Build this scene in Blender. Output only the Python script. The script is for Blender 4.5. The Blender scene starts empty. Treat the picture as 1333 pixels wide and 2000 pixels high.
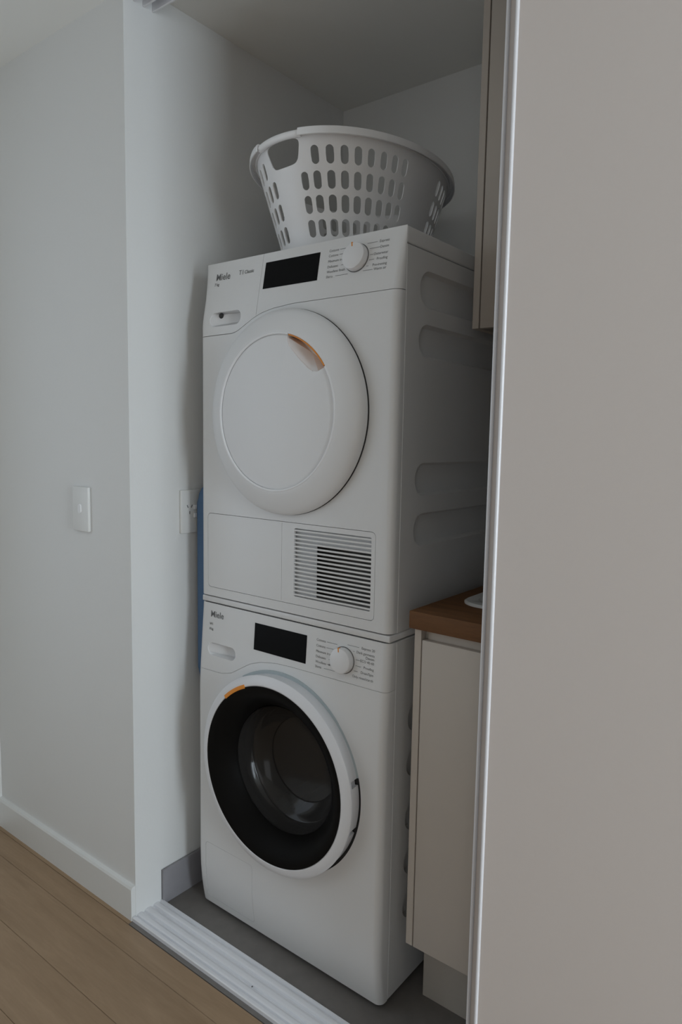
import bpy, bmesh, math, random
from mathutils import Vector, Matrix
random.seed(4)
S = bpy.context.scene
COL = S.collection

# ---------------------------------------------------------------- camera
F_PX = 1358.24
cd = bpy.data.cameras.new('camera'); cam = bpy.data.objects.new('camera', cd); COL.objects.link(cam); S.camera = cam
cd.sensor_fit = 'VERTICAL'; cd.sensor_height = 36.0; cd.sensor_width = 24.0
cd.lens = F_PX * 36.0 / 2000.0; cd.clip_start = 0.02
YAW, PITCH, ROLL = 0.6623, 0.105, 0.0179
def cam_axes():
    cy, sy = math.cos(YAW), math.sin(YAW)
    r = Vector((cy, sy, 0)); f = Vector((-sy, cy, 0)); u = Vector((0, 0, 1))
    cp, sp = math.cos(PITCH), math.sin(PITCH)
    f2 = f * cp - u * sp; u2 = u * cp + f * sp
    cr, sr = math.cos(ROLL), math.sin(ROLL)
    return r * cr + u2 * sr, u2 * cr - r * sr, f2
_r, _u, _f = cam_axes()
cam.matrix_world = Matrix(((_r.x, _u.x, -_f.x, 1.3865), (_r.y, _u.y, -_f.y, -1.187), (_r.z, _u.z, -_f.z, 1.272), (0, 0, 0, 1)))

# ---------------------------------------------------------------- world, lights, exposure
w = bpy.data.worlds.new('sky'); S.world = w; w.use_nodes = True
w.node_tree.nodes['Background'].inputs[0].default_value = (0.62, 0.78, 1.0, 1)
w.node_tree.nodes['Background'].inputs[1].default_value = 0.5
def area(name, loc, rot, sx, sy, power, color):
    ld = bpy.data.lights.new(name, 'AREA'); ld.shape = 'RECTANGLE'; ld.size = sx; ld.size_y = sy
    ld.energy = power; ld.color = color
    o = bpy.data.objects.new(name, ld); COL.objects.link(o); o.location = loc; o.rotation_euler = rot
    return o
area('added_end_light', (4.22, -0.85, 1.30), (0, math.radians(90), 0), 1.9, 0.9, 60, (0.80, 0.91, 1.0))  # key light added out of view at the right for the grazing side light
area('added_fill_light', (2.60, -3.62, 1.15), (math.radians(90), 0, 0), 1.5, 2.1, 7, (1.0, 0.93, 0.82))  # weak warm fill added behind the camera
area('added_left_light', (-0.83, -1.20, 1.30), (0, math.radians(-90), 0), 1.3, 1.1, 3.5, (0.86, 0.94, 1.0))  # light added out of view at the left to lift the front faces
S.view_settings.view_transform = 'Standard'; S.view_settings.look = 'None'
S.view_settings.gamma = 1.0; S.view_settings.exposure = 0.0; S.view_settings.use_curve_mapping = False

# ---------------------------------------------------------------- materials
def mat(name, col, rough=0.5, metal=0.0, bump=0.0, scale=60, var=0.0, spec=None, coat=0.0):
    m = bpy.data.materials.new(name); m.use_nodes = True; nt = m.node_tree; b = nt.nodes['Principled BSDF']
    b.inputs['Base Color'].default_value = (*col, 1); b.inputs['Roughness'].default_value = rough
    b.inputs['Metallic'].default_value = metal; b.inputs['Coat Weight'].default_value = coat
    if spec is not None: b.inputs['Specular IOR Level'].default_value = spec
    tc = nt.nodes.new('ShaderNodeTexCoord'); n = nt.nodes.new('ShaderNodeTexNoise')
    n.inputs['Scale'].default_value = scale; n.inputs['Detail'].default_value = 4
    nt.links.new(tc.outputs['Object'], n.inputs['Vector'])
    if var > 0:
        mx = nt.nodes.new('ShaderNodeMix'); mx.data_type = 'RGBA'
        mx.inputs[6].default_value = (*[c * (1 - var) for c in col], 1); mx.inputs[7].default_value = (*[min(1, c * (1 + var)) for c in col], 1)
        nt.links.new(n.outputs['Fac'], mx.inputs[0]); nt.links.new(mx.outputs[2], b.inputs['Base Color'])
    if bump > 0:
        bp = nt.nodes.new('ShaderNodeBump'); bp.inputs['Strength'].default_value = bump; bp.inputs['Distance'].default_value = 0.002
        nt.links.new(n.outputs['Fac'], bp.inputs['Height']); nt.links.new(bp.outputs['Normal'], b.inputs['Normal'])
    return m
M = dict(
    wall=mat('painted_plaster', (0.78, 0.78, 0.765), 0.75, bump=0.08, scale=220, var=0.01),
    wallroom=mat('low_bounce_wall', (0.36, 0.34, 0.31), 0.8, bump=0.08, scale=220),  # unseen wall kept dark so less light bounces into the alcove
    ceil=mat('ceiling_paint', (0.84, 0.835, 0.80), 0.85, bump=0.05, scale=200),
    trimw=mat('white_gloss_trim', (0.78, 0.78, 0.76), 0.4, var=0.01),
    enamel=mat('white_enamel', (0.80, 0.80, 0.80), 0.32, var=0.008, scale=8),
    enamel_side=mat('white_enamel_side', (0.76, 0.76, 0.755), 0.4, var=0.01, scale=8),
    plastic=mat('white_appliance_plastic', (0.81, 0.81, 0.815), 0.36),
    white2=mat('bright_white_plastic', (0.86, 0.86, 0.87), 0.3),
    ring=mat('pale_grey_door_ring', (0.80, 0.80, 0.82), 0.3),
    black=mat('black_display_glass', (0.004, 0.004, 0.0045), 0.3, spec=0.08),
    blackglass=mat('black_door_glass', (0.008, 0.0075, 0.007), 0.45, spec=0.05),
    rubber=mat('dark_grey_rubber', (0.03, 0.03, 0.03), 0.7, bump=0.2),
    collar=mat('blue_grey_plastic', (0.47, 0.53, 0.55), 0.45),
    duct=mat('dark_grey_duct', (0.10, 0.10, 0.095), 0.7),
    steel=mat('drum_steel', (0.35, 0.33, 0.31), 0.35, metal=1.0),
    ink=mat('dark_grey_ink', (0.17, 0.17, 0.17), 0.6),
    orange=mat('orange_plastic', (0.85, 0.30, 0.035), 0.4),
    basket=mat('white_basket_plastic', (0.93, 0.93, 0.94), 0.38, var=0.01, scale=20),
    cab=mat('beige_cabinet_laminate', (0.55, 0.49, 0.43), 0.5, var=0.015, scale=30),
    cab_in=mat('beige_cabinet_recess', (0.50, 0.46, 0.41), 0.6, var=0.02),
    alu=mat('white_coated_aluminium', (0.83, 0.83, 0.86), 0.28, metal=0.0, coat=0.5),
    door=mat('warm_grey_door_panel', (0.715, 0.655, 0.62), 0.5, bump=0.04, scale=150, var=0.01),
    blue=mat('blue_cotton_cover', (0.11, 0.20, 0.35), 0.85, bump=0.3, scale=400, var=0.1),
    sink=mat('white_ceramic', (0.8, 0.8, 0.79), 0.15),
    glass_room=mat('window_frame_white', (0.8, 0.8, 0.8), 0.4),
)
def bowl_glass():
    m = bpy.data.materials.new('smoked_bowl_glass'); m.use_nodes = True; nt = m.node_tree; b = nt.nodes['Principled BSDF']
    b.inputs['Base Color'].default_value = (0.055, 0.052, 0.05, 1); b.inputs['Roughness'].default_value = 0.12
    b.inputs['Specular IOR Level'].default_value = 0.4
    tr = nt.nodes.new('ShaderNodeBsdfTransparent'); tr.inputs[0].default_value = (0.5, 0.48, 0.45, 1)
    mx = nt.nodes.new('ShaderNodeMixShader'); mx.inputs[0].default_value = 0.65
    nt.links.new(tr.outputs[0], mx.inputs[1]); nt.links.new(b.outputs[0], mx.inputs[2])
    nt.links.new(mx.outputs[0], nt.nodes['Material Output'].inputs['Surface'])
    return m
M['bowl'] = bowl_glass()
def wood(name, c1, c2, sc, rough=0.45, stretch=(1, 14, 14)):
    m = bpy.data.materials.new(name); m.use_nodes = True; nt = m.node_tree; b = nt.nodes['Principled BSDF']
    tc = nt.nodes.new('ShaderNodeTexCoord'); mp = nt.nodes.new('ShaderNodeMapping'); mp.inputs['Scale'].default_value = stretch
    oi = nt.nodes.new('ShaderNodeObjectInfo'); ad = nt.nodes.new('ShaderNodeVectorMath'); ad.operation = 'ADD'
    ml = nt.nodes.new('ShaderNodeMath'); ml.operation = 'MULTIPLY'; ml.inputs[1].default_value = 37.0
    n = nt.nodes.new('ShaderNodeTexNoise'); n.inputs['Scale'].default_value = sc; n.inputs['Detail'].default_value = 7; n.inputs['Roughness'].default_value = 0.62
    n.inputs['Distortion'].default_value = 0.6
    n2 = nt.nodes.new('ShaderNodeTexNoise'); n2.inputs['Scale'].default_value = sc * 9; n2.inputs['Detail'].default_value = 3
    r = nt.nodes.new('ShaderNodeValToRGB'); r.color_ramp.elements[0].position = 0.3; r.color_ramp.elements[1].position = 0.72
    r.color_ramp.elements[0].color = (*c1, 1); r.color_ramp.elements[1].color = (*c2, 1)
    mixf = nt.nodes.new('ShaderNodeMix'); mixf.inputs[0].default_value = 0.22
    L = nt.links.new
    L(oi.outputs['Random'], ml.inputs[0]); L(tc.outputs['Object'], ad.inputs[0]); L(ml.outputs[0], ad.inputs[1])
    L(ad.outputs[0], mp.inputs['Vector']); L(mp.outputs[0], n.inputs['Vector']); L(mp.outputs[0], n2.inputs['Vector'])
    L(n.outputs['Fac'], mixf.inputs[2]); L(n2.outputs['Fac'], mixf.inputs[3]); L(mixf.outputs[0], r.inputs[0])
    L(r.outputs[0], b.inputs['Base Color'])
    bp = nt.nodes.new('ShaderNodeBump'); bp.inputs['Strength'].default_value = 0.12; bp.inputs['Distance'].default_value = 0.001
    L(n2.outputs['Fac'], bp.inputs['Height']); L(bp.outputs[0], b.inputs['Normal']); b.inputs['Roughness'].default_value = rough
    return m
M['oak'] = wood('oak_floorboard', (0.28, 0.182, 0.103), (0.40, 0.272, 0.165), 3.0, 0.5, (1, 9, 9))
M['counter'] = wood('brown_timber_benchtop', (0.115, 0.048, 0.014), (0.20, 0.085, 0.026), 4.0, 0.75, (1, 12, 12))
def tile_mat():
    m = mat('grey_stone_tile', (0.185, 0.170, 0.158), 0.55, bump=0.06, scale=30, var=0.18)
    return m
M['tile'] = tile_mat()
M['grout'] = mat('dark_grout', (0.10, 0.095, 0.09), 0.8)
M['tileside'] = mat('grey_skirting_tile', (0.30, 0.29, 0.305), 0.5, bump=0.05, scale=25, var=0.15)

# ---------------------------------------------------------------- helpers
def link(o, parent=None):
    COL.objects.link(o)
    if parent is not None: o.parent = parent
    return o
def obj(name, bm, m, parent=None, smooth=False, off=None):
    """link bm as ONE mesh object; with off, world-space geometry is moved so that it sits under its parent's origin"""
    me = bpy.data.meshes.new(name)
    if off is not None: bmesh.ops.translate(bm, verts=bm.verts, vec=-Vector(off))
    bmesh.ops.recalc_face_normals(bm, faces=bm.faces)
    bm.to_mesh(me); bm.free(); me.materials.append(M[m] if isinstance(m, str) else m)
    if smooth:
        me.polygons.foreach_set('use_smooth', [True] * len(me.polygons))
        try: me.set_sharp_from_angle(angle=math.radians(32))
        except Exception: pass
    return link(bpy.data.objects.new(name, me), parent)
def empty(name, loc, label, cat, group=None):
    o = bpy.data.objects.new(name, None); o.empty_display_size = 0.05; o.location = loc; COL.objects.link(o)
    o['label'] = label; o['category'] = cat
    if group: o['group'] = group
    return o
def tag(o, label, cat, group=None):
    o['label'] = label; o['category'] = cat
    if group: o['group'] = group
    return o
def struct(o, label, cat='wall'):
    o['kind'] = 'structure'; o['label'] = label; o['category'] = cat
    return o
def box(bm, x0, x1, y0, y1, z0, z1, bev=0.0, seg=2):
    r = bmesh.ops.create_cube(bm, size=1.0)
    vs = r['verts']
    for v in vs:
        v.co = Vector(((x0 + x1) / 2 + v.co.x * (x1 - x0), (y0 + y1) / 2 + v.co.y * (y1 - y0), (z0 + z1) / 2 + v.co.z * (z1 - z0)))
    if bev > 0:
        es = list({e for v in vs for e in v.link_edges})
        bmesh.ops.bevel(bm, geom=es, offset=bev, segments=seg, profile=0.5, affect='EDGES')
    return vs
def boxbm(*a, **k):
    bm = bmesh.new(); box(bm, *a, **k); return bm
def prism(bm, pts, axis, a0, a1):
    """pts in the plane, extruded along axis 'x' (pts=(y,z)) or 'y' (pts=(x,z)) or 'z' (pts=(x,y))"""
    def P(p, a):
        return {'x': (a, p[0], p[1]), 'y': (p[0], a, p[1]), 'z': (p[0], p[1], a)}[axis]
    A = [bm.verts.new(P(p, a0)) for p in pts]; B = [bm.verts.new(P(p, a1)) for p in pts]
    n = len(pts)
    bm.faces.new(A); bm.faces.new(B[::-1])
    for i in range(n): bm.faces.new((A[i], B[i], B[(i + 1) % n], A[(i + 1) % n]))
def rrect(cx, cz, w, h, r, n=6):
    out = []
    for (sx, sz, a0) in ((1, 1, 0), (-1, 1, 90), (-1, -1, 180), (1, -1, 270)):
        for k in range(n + 1):
            a = math.radians(a0 + 90 * k / n)
            out.append((cx + sx * (w / 2 - r) + r * math.cos(a), cz + sz * (h / 2 - r) + r * math.sin(a)))
    return out
def lathe_y(bm, prof, cx, cz, n=96, a0=0.0, a1=360.0, closed=False):
    """prof = [(r, y)...] turned about the line x=cx, z=cz; closed joins last profile point to the first"""
    full = abs(a1 - a0) >= 359.9
    N = n if full else n + 1
    rings = []
    for k in range(N):
        a = math.radians(a0 + (a1 - a0) * k / n)
        rings.append([bm.verts.new((cx + r * math.cos(a), y, cz + r * math.sin(a))) for r, y in prof])
    K = N if full else N - 1
    m = len(prof)
    for k in range(K):
        A, B = rings[k], rings[(k + 1) % N]
        for j in range(m if closed else m - 1):
            q = (A[j], A[(j + 1) % m], B[(j + 1) % m], B[j])
            bm.faces.new(q)
    if not full and closed:
        bm.faces.new(rings[0][::-1]); bm.faces.new(rings[-1])
    bmesh.ops.remove_doubles(bm, verts=bm.verts, dist=1e-6)
def evaluate(o):
    dg = bpy.context.evaluated_depsgraph_get(); dg.update()
    me = bpy.data.meshes.new_from_object(o.evaluated_get(dg))
    o.modifiers.clear(); old = o.data; o.data = me; bpy.data.meshes.remove(old)
def cut(o, cutters):
    """boolean difference by bmesh cutters given in o's local space"""
    tmp = []
    for i, cb in enumerate(cutters):
        bmesh.ops.recalc_face_normals(cb, faces=cb.faces)
        me = bpy.data.meshes.new('c'); cb.to_mesh(me); cb.free()
        c = bpy.data.objects.new('c', me); COL.objects.link(c); bpy.context.view_layer.update(); c.matrix_world = o.matrix_world.copy()
        md = o.modifiers.new('b%d' % i, 'BOOLEAN'); md.operation = 'DIFFERENCE'; md.solver = 'EXACT'; md.object = c
        tmp.append(c)
    bpy.context.view_layer.update()
    mats = list(o.data.materials)
    evaluate(o)
    if not o.data.materials:
        for m in mats: o.data.materials.append(m)
    for c in tmp: bpy.data.objects.remove(c)
def sharp(o, ang=32):
    me = o.data; me.polygons.foreach_set('use_smooth', [True] * len(me.polygons)); me.set_sharp_from_angle(angle=math.radians(ang))
def lerp_tab(tab, x):
    if x <= tab[0][0]: return tab[0][1]
    for (a, va), (b, vb) in zip(tab, tab[1:]):
        if x <= b: 
            t = (x - a) / (b - a); return va + (vb - va) * t
    return tab[-1][1]

# ================================================================ THE SETTING
XL, YO = -0.080, -0.157          # alcove left wall plane, hall front wall plane
YB = 0.669                        # alcove back wall
ZC, ZH = 2.3207, 2.290            # alcove and hall ceilings
XR = 1.86; HX0, HX1, HY = -0.797, 4.20, -3.60
T = 0.10
struct(obj('wall_left', boxbm(HX0 - T, XL, YO, YB + T, 0, ZC + 0.05), 'wall'), 'white painted wall left of the laundry alcove, with light switch')
struct(obj('wall_back', boxbm(XL, XR, YB, YB + T, 0, ZC + 0.05), 'wall'), 'white back wall of the laundry alcove')
struct(obj('wall_right', boxbm(XR, HX1 + T, YO, YB + T, 0, ZC + 0.05), 'wall'), 'white wall right of the sliding doors')
bm = bmesh.new(); box(bm, HX0 - T, HX0, HY - T, -1.75, 0, ZC + .05); box(bm, HX0 - T, HX0, -.65, YO, 0, ZC + .05)
box(bm, HX0 - T, HX0, -1.75, -.65, 0, .65); box(bm, HX0 - T, HX0, -1.75, -.65, 1.95, ZC + .05)
struct(obj('wall_hall_left', bm, 'wall'), 'bright white return wall at the far left edge')
bm = bmesh.new(); box(bm, HX0, 1.85, HY - T, HY, 0, ZC + .05); box(bm, 3.35, HX1 + T, HY - T, HY, 0, ZC + .05); box(bm, 1.85, 3.35, HY - T, HY, 2.2, ZC + .05)
struct(obj('wall_hall_front', bm, 'wallroom'), 'unseen wall behind the photographer, darkened to cut bounced light')
# right end wall of the hall with the opening for the added window
bm = bmesh.new()
WY0, WY1, WZ0, WZ1 = -1.30, -0.40, 0.35, 2.25
box(bm, HX1, HX1 + T, HY, WY0, 0, ZC); box(bm, HX1, HX1 + T, WY1, YO, 0, ZC)
box(bm, HX1, HX1 + T, WY0, WY1, 0, WZ0); box(bm, HX1, HX1 + T, WY0, WY1, WZ1, ZC)
struct(obj('wall_hall_right', bm, 'wall'), 'white end wall around the added window')
bm = bmesh.new()  # frame of the unseen window added around the key light
for (a, b, c_, d) in ((WY0, WY0 + .05, WZ0, WZ1), (WY1 - .05, WY1, WZ0, WZ1), (WY0 + .05, WY1 - .05, WZ0, WZ0 + .05), (WY0 + .05, WY1 - .05, WZ1 - .05, WZ1), (-.82, -.78, WZ0 + .05, WZ1 - .05)):
    box(bm, HX1 + .055, HX1 + .095, a, b, c_, d)
struct(obj('added_end_window', bm, 'glass_room'), 'unseen white framed window added to light the hall from the right', 'window')
bm = bmesh.new()  # frame of the unseen glass door added around the fill light
for (a, b, c_, d) in ((1.85, 1.90, 0, 2.2), (3.30, 3.35, 0, 2.2), (2.575, 2.625, .05, 2.15), (1.90, 3.30, 0, .05), (1.90, 3.30, 2.15, 2.2)):
    box(bm, a, b, HY - .095, HY - .055, c_, d)
struct(obj('added_glass_door', bm, 'glass_room'), 'unseen white framed glass door added opposite the alcove for fill light', 'window')
bm = bmesh.new()  # frame of the unseen window added around the left light
for (a, b, c_, d) in ((-1.75, -1.70, .65, 1.95), (-.70, -.65, .65, 1.95), (-1.70, -.70, .65, .70), (-1.70, -.70, 1.90, 1.95), (-1.22, -1.18, .70, 1.90)):
    box(bm, HX0 - .095, HX0 - .055, a, b, c_, d)
struct(obj('added_side_window', bm, 'glass_room'), 'unseen white framed side window added to light the fronts from the left', 'window')
struct(obj('ceiling', boxbm(HX0, HX1, HY, YO + 0.0, ZH, ZH + 0.05), 'ceil'), 'white hall ceiling', 'ceiling')
struct(obj('ceiling_alcove', boxbm(XL, XR, YO, YB, ZC, ZC + 0.05), 'ceil'), 'white ceiling inside the laundry alcove', 'ceiling')

# timber floor with separate boards
fl = struct(obj('floor', boxbm(HX0, HX1, HY, -0.1805, -0.06, -0.016), 'grout'), 'light brown oak board floor of the hall', 'floor')
for x0_, x1_ in ((HX0, XL - .0004), (XR, HX1)):
    bm = bmesh.new(); box(bm, x0_, x1_, -0.1805, YO, -0.06, 0.0)
    obj('floorboard', bm, 'oak', fl)
ys = [-0.181, -0.246, -0.383]
while ys[-1] > HY + 0.14: ys.append(ys[-1] - 0.1385)
ys.append(HY)
for i, (a, b) in enumerate(zip(ys, ys[1:])):
    xs = [HX0]; x = HX0 + (2.15 if i % 3 == 0 else 1.45 if i % 3 == 1 else 2.5)
    while x < HX1 - 0.3: xs.append(x); x += 1.9
    xs.append(HX1)
    for x0, x1 in zip(xs, xs[1:]):
        obj('floorboard', boxbm(x0 + .0004, x1 - .0004, b + .0004, a - .0004, -0.0158, 0.0, bev=0.0008, seg=1), 'oak', fl)
# alcove tile floor
tf = struct(obj('floor_alcove', boxbm(XL, XR, -0.180, YB, -0.06, -0.0105), 'grout'), 'dark grey tile floor of the alcove', 'floor')
for x0, x1 in ((XL, 1.12), (1.12, XR)):
    for y0, y1 in ((-0.180, 0.30), (0.30, YB)):
        obj('floor_tile', boxbm(x0 + .0008, x1 - .0008, y0 + .0008, y1 - .0008, -0.010, 0.0, bev=0.0006, seg=1), 'tile', tf)
# skirting
bm = bmesh.new()
prism(bm, [(YO, 0.0), (YO - .013, 0.0), (YO - .013, .086), (YO - .010, .092), (YO, .094)], 'x', HX0, XL - .001)
struct(obj('baseboard_left', bm, 'trimw'), 'off-white painted skirting board along the hall wall', 'baseboard')
tb = struct(obj('baseboard_alcove', boxbm(XL, XL + .002, -0.074, YB, 0.0, 0.096), 'grout'), 'grey tile skirting inside the alcove', 'baseboard')
for y0, y1 in ((-0.074, 0.30), (0.302, YB - .001)):
    obj('skirting_tile', boxbm(XL + .002, XL + .010, y0, y1, 0.0, 0.098, bev=0.0008, seg=1), 'tileside', tb)
tb2 = struct(obj('baseboard_back', boxbm(XL + .011, 0.63, YB - .002, YB, 0.0, 0.096), 'grout'), 'grey tile skirting along the alcove back wall', 'baseboard')
obj('skirting_tile', boxbm(XL + .011, 0.63, YB - .010, YB - .002, 0.0, 0.098, bev=0.0008, seg=1), 'tileside', tb2)

# ================================================================ SLIDING DOOR TRACKS AND DOORS
def track_profile(x0, x1):
    bm = bmesh.new()
    prof = [(-.168, 0.0), (-.168, .009), (-.1660, .0115), (-.1600, .0115), (-.1585, .0060)]
    for c0, hw in ((-.1450, .0095), (-.1185, .0110), (-.0920, .0095)):
        prof += [(c0 - hw, .0060), (c0 - hw + .0015, .0105), (c0 - .004, .0118), (c0 + .004, .0118), (c0 + hw - .0015, .0105), (c0 + hw, .0060)]
    prof += [(-.0790, .0060), (-.0775, .0115), (-.0725, .0115), (-.070, .009), (-.070, 0.0)]
    prism(bm, prof, 'x', x0, x1)
    return bm
o = obj('door_floor_track', track_profile(XL + .0005, XR - .0005), 'alu')
tag(o, 'white ribbed metal sliding door track on the floor at the alcove threshold', 'door track')
scr = bmesh.new(); bmesh.ops.create_cone(scr, cap_ends=True, segments=14, radius1=.0022, radius2=.0018, depth=.0012, matrix=Matrix.Translation((0.330, -0.1335, .0118)))
obj('screw', scr, 'ink', o)
scr = bmesh.new(); bmesh.ops.create_cone(scr, cap_ends=True, segments=14, radius1=.0022, radius2=.0018, depth=.0012, matrix=Matrix.Translation((XL + .012, -0.139, .0100)))
obj('screw', scr, 'ink', o)
tt = empty('door_head_track', (XL, -0.11, ZC), 'white triple channel sliding door track fixed under the alcove ceiling', 'door track')
def off(bm, o): 
    return dict(off=o.location)
obj('track_plate', boxbm(XL + .0005, XR - .0005, -.1565, -.0715, 2.309, ZC - .0002), 'alu', tt, off=tt.location)
for yy in (-.1565, -.1300, -.1035, -.0765):
    obj('track_fin', boxbm(XL + .0005, XR - .0005, yy, yy + .005, 2.2775, 2.3089, bev=.0008, seg=1), 'alu', tt, off=tt.location)

def sliding_door(x0, x1, y0, y1, label, bead=.0075):
    z0, z1 = 0.0120, 2.276
    d = empty('sliding_door', (x0, (y0 + y1) / 2, z0), label, 'sliding door')
    obj('door_panel', boxbm(x0 + bead, x1 - bead, y0 + .0004, y1 - .0004, z0, z1), 'door', d, off=d.location)
    for s, xa in ((1, x0), (-1, x1)):
        # extruded edge profile: rounded nose wrapping both faces
        n = 10; hw = (y1 - y0) / 2; cy = (y0 + y1) / 2; rr = bead / 2
        base = [(bead, hw), (bead, -hw)]
        for k in range(1, n): base.append((rr + rr * math.cos(math.pi * k / n), -hw - .0034 * math.sin(math.pi * k / n)))
        base += [(0.0, -hw), (0.0, hw)]
        pts = [(xa + s * p[0], cy + p[1]) for p in base]
        bm = bmesh.new(); prism(bm, pts, 'z', z0, z1)
        obj('edge_trim', bm, 'alu', d, off=d.location, smooth=True)
    return d
sliding_door(.8945, 1.857, -.1505, -.1315, 'large warm grey sliding door panel nearest the camera, filling the right side', .0062)
sliding_door(.8535, 1.820, -.0975, -.0785, 'rear sliding door behind the large panel, showing only a thin light edge')

# ================================================================ WALL PLATES
pl = empty('light_switch', (-.288, YO, 1.074), 'white light switch plate with small rocker on the hall wall', 'light switch')
obj('plate', boxbm(-.325, -.252, YO - .009, YO, 1.015, 1.133, bev=.0025, seg=3), 'trimw', pl, smooth=True, off=pl.location)
bm = bmesh.new(); prism(bm, rrect(-.288, 1.075, .013, .024, .0062), 'y', YO - .0125, YO - .0088)
obj('rocker', bm, 'white2', pl, smooth=True, off=pl.location)
po = empty('power_outlet', (XL, .031, 1.071), 'white power outlet plate on the alcove wall beside the dryer', 'power outlet')
obj('plate', boxbm(XL, XL + .009, -.005, .067, 1.013, 1.129, bev=.0025, seg=3), 'trimw', po, smooth=True, off=po.location)
for zz, rr in ((1.082, 0), (1.060, 1)):
    obj('outlet_switch', boxbm(XL + .0088, XL + .0125, .036, .046, zz - .006, zz + .006, bev=.0015), 'white2', po, off=po.location)
for k, (yy, zz, a) in enumerate(((.016, 1.085, 25), (.030, 1.085, -25), (.023, 1.068, 0))):
    bm = boxbm(-.0004, .0004, -.0012, .0012, -.004, .004); bmesh.ops.rotate(bm, verts=bm.verts, cent=(0, 0, 0), matrix=Matrix.Rotation(math.radians(a), 3, 'X'))
    bmesh.ops.translate(bm, verts=bm.verts, vec=(XL + .0092, yy, zz)); obj('pin_slot', bm, 'ink', po, off=po.location)

# ================================================================ APPLIANCES
W = 0.596; YS = 0.0275; RC = 0.017
def section(n_arc=8, n_front=46):
    s = [(0.0, 9.0)]
    s.append((0.0, RC))
    for k in range(1, n_arc + 1):
        a = math.radians(90 * k / n_arc); s.append((RC - RC * math.sin(math.pi / 2 - a + 0) if False else RC - RC * math.cos(a), RC - RC * math.sin(a)))
    for k in range(1, n_front):
        s.append((RC + (W - 2 * RC) * k / n_front, 0.0))
    for k in range(0, n_arc + 1):
        a = math.radians(90 * k / n_arc); s.append((W - RC + RC * math.sin(a), RC - RC * math.cos(a)))
    s.append((W, 9.0))
    return s
SEC = section()
def shell(name, parent, m, zlo, zhi, yf, x0=-1, x1=9, nz=26, th=.005, cutters=(), o_=(0, 0, 0), extra_x=()):
    """curved front panel piece between the height functions zlo(x) and zhi(x), front profile yf(z)"""
    xs = [p for p in SEC if x0 - 1e-6 <= p[0] <= x1 + 1e-6]
    if x0 > 0: xs = [(x0, 0.0)] + [p for p in xs if p[0] > x0 + 1e-4]
    if x1 < W: xs = [p for p in xs if p[0] < x1 - 1e-4] + [(x1, 0.0)]
    bm = bmesh.new(); g = []
    for (x, yo) in xs:
        a, b = zlo(x), zhi(x); col = []
        for k in range(nz + 1):
            z = a + (b - a) * k / nz
            y = YS if yo > 1 else yf(z) + yo * min(1.0, (YS - yf(z)) / RC)
            col.append(bm.verts.new((x - o_[0], y - o_[1], z - o_[2])))
        g.append(col)
    for i in range(len(g) - 1):
        for k in range(nz):
            bm.faces.new((g[i][k], g[i + 1][k], g[i + 1][k + 1], g[i][k + 1]))
    me = bpy.data.meshes.new(name); bm.to_mesh(me); bm.free(); me.materials.append(M[m])
    o = link(bpy.data.objects.new(name, me), parent)
    md = o.modifiers.new('s', 'SOLIDIFY'); md.thickness = th; md.offset = -1; md.use_even_offset = False
    evaluate(o)
    if cutters: cut(o, cutters)
    sharp(o, 25)
    return o
def pill_bm(axis, c1, c2, w, h, a0, a1, n=8, o_=(0, 0, 0)):
    bm = bmesh.new(); prism(bm, rrect(c1, c2, w, h, h / 2 - 1e-4, n), axis, a0, a1)
    bmesh.ops.translate(bm, verts=bm.verts, vec=-Vector(o_)); return bm
def recess_cup(name, parent, cx, cz, w, h, yfr, depth, o_, m='plastic'):
    """finger pull: an open pill-shaped tray whose floor slopes from the left lip to its deep right end"""
    bm = bmesh.new(); pts = rrect(cx, cz, w, h, h / 2 - 1e-4, 8)
    rings = []
    for t in (0, .15, .4, .7, 1.0):
        ring = []
        for (x, z) in pts:
            f = max(0, min(1, (x - (cx - w / 2)) / (w * .30))); f = f * f * (3 - 2 * f)
            d = (.002 + (depth - .002) * f) * t
            k = 1 - .10 * t ** 3
            ring.append(bm.verts.new((cx + (x - cx) * (1 - .03 * t ** 3), yfr(z) + d, cz + (z - cz) * k)))
        rings.append(ring)
    n = len(pts)
    for a, b in zip(rings, rings[1:]):
        for i in range(n): bm.faces.new((a[i], a[(i + 1) % n], b[(i + 1) % n], b[i]))
    bm.faces.new(rings[-1])
    # thin outside so that it is a closed tray
    res = bmesh.ops.solidify(bm, geom=bm.faces[:], thickness=-.0008) if False else None
    return obj(name, bm, m, parent, smooth=True, off=o_)
def text_bm(bm, s, x, z, size, yfr, align='LEFT', bold=0.0):
    cu = bpy.data.curves.new('t', 'FONT'); cu.body = s; cu.size = size; cu.align_x = align; cu.align_y = 'CENTER'; cu.resolution_u = 2
    cu.offset = bold
    to = bpy.data.objects.new('t', cu); COL.objects.link(to); bpy.context.view_layer.update()
    me = bpy.data.meshes.new_from_object(to.evaluated_get(bpy.context.evaluated_depsgraph_get()))
    base = [bm.verts.new((x + v.co.x, yfr(z + v.co.y) - .0005, z + v.co.y)) for v in me.vertices]
    for p in me.polygons:
        try: bm.faces.new([base[i] for i in p.vertices])
        except ValueError: pass
    bpy.data.objects.remove(to); bpy.data.meshes.remove(me)
def bar2(bm, x0, z0, x1, z1, wd, yfr):
    d = Vector((x1 - x0, 0, z1 - z0)); n = Vector((-d.z, 0, d.x)).normalized() * wd / 2
    vs = [bm.verts.new((p[0] + s * n.x, yfr(p[1] + s * n.z) - .0005, p[1] + s * n.z)) for p, s in (((x0, z0), 1), ((x1, z1), 1), ((x1, z1), -1), ((x0, z0), -1))]
    bm.faces.new(vs)
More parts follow.
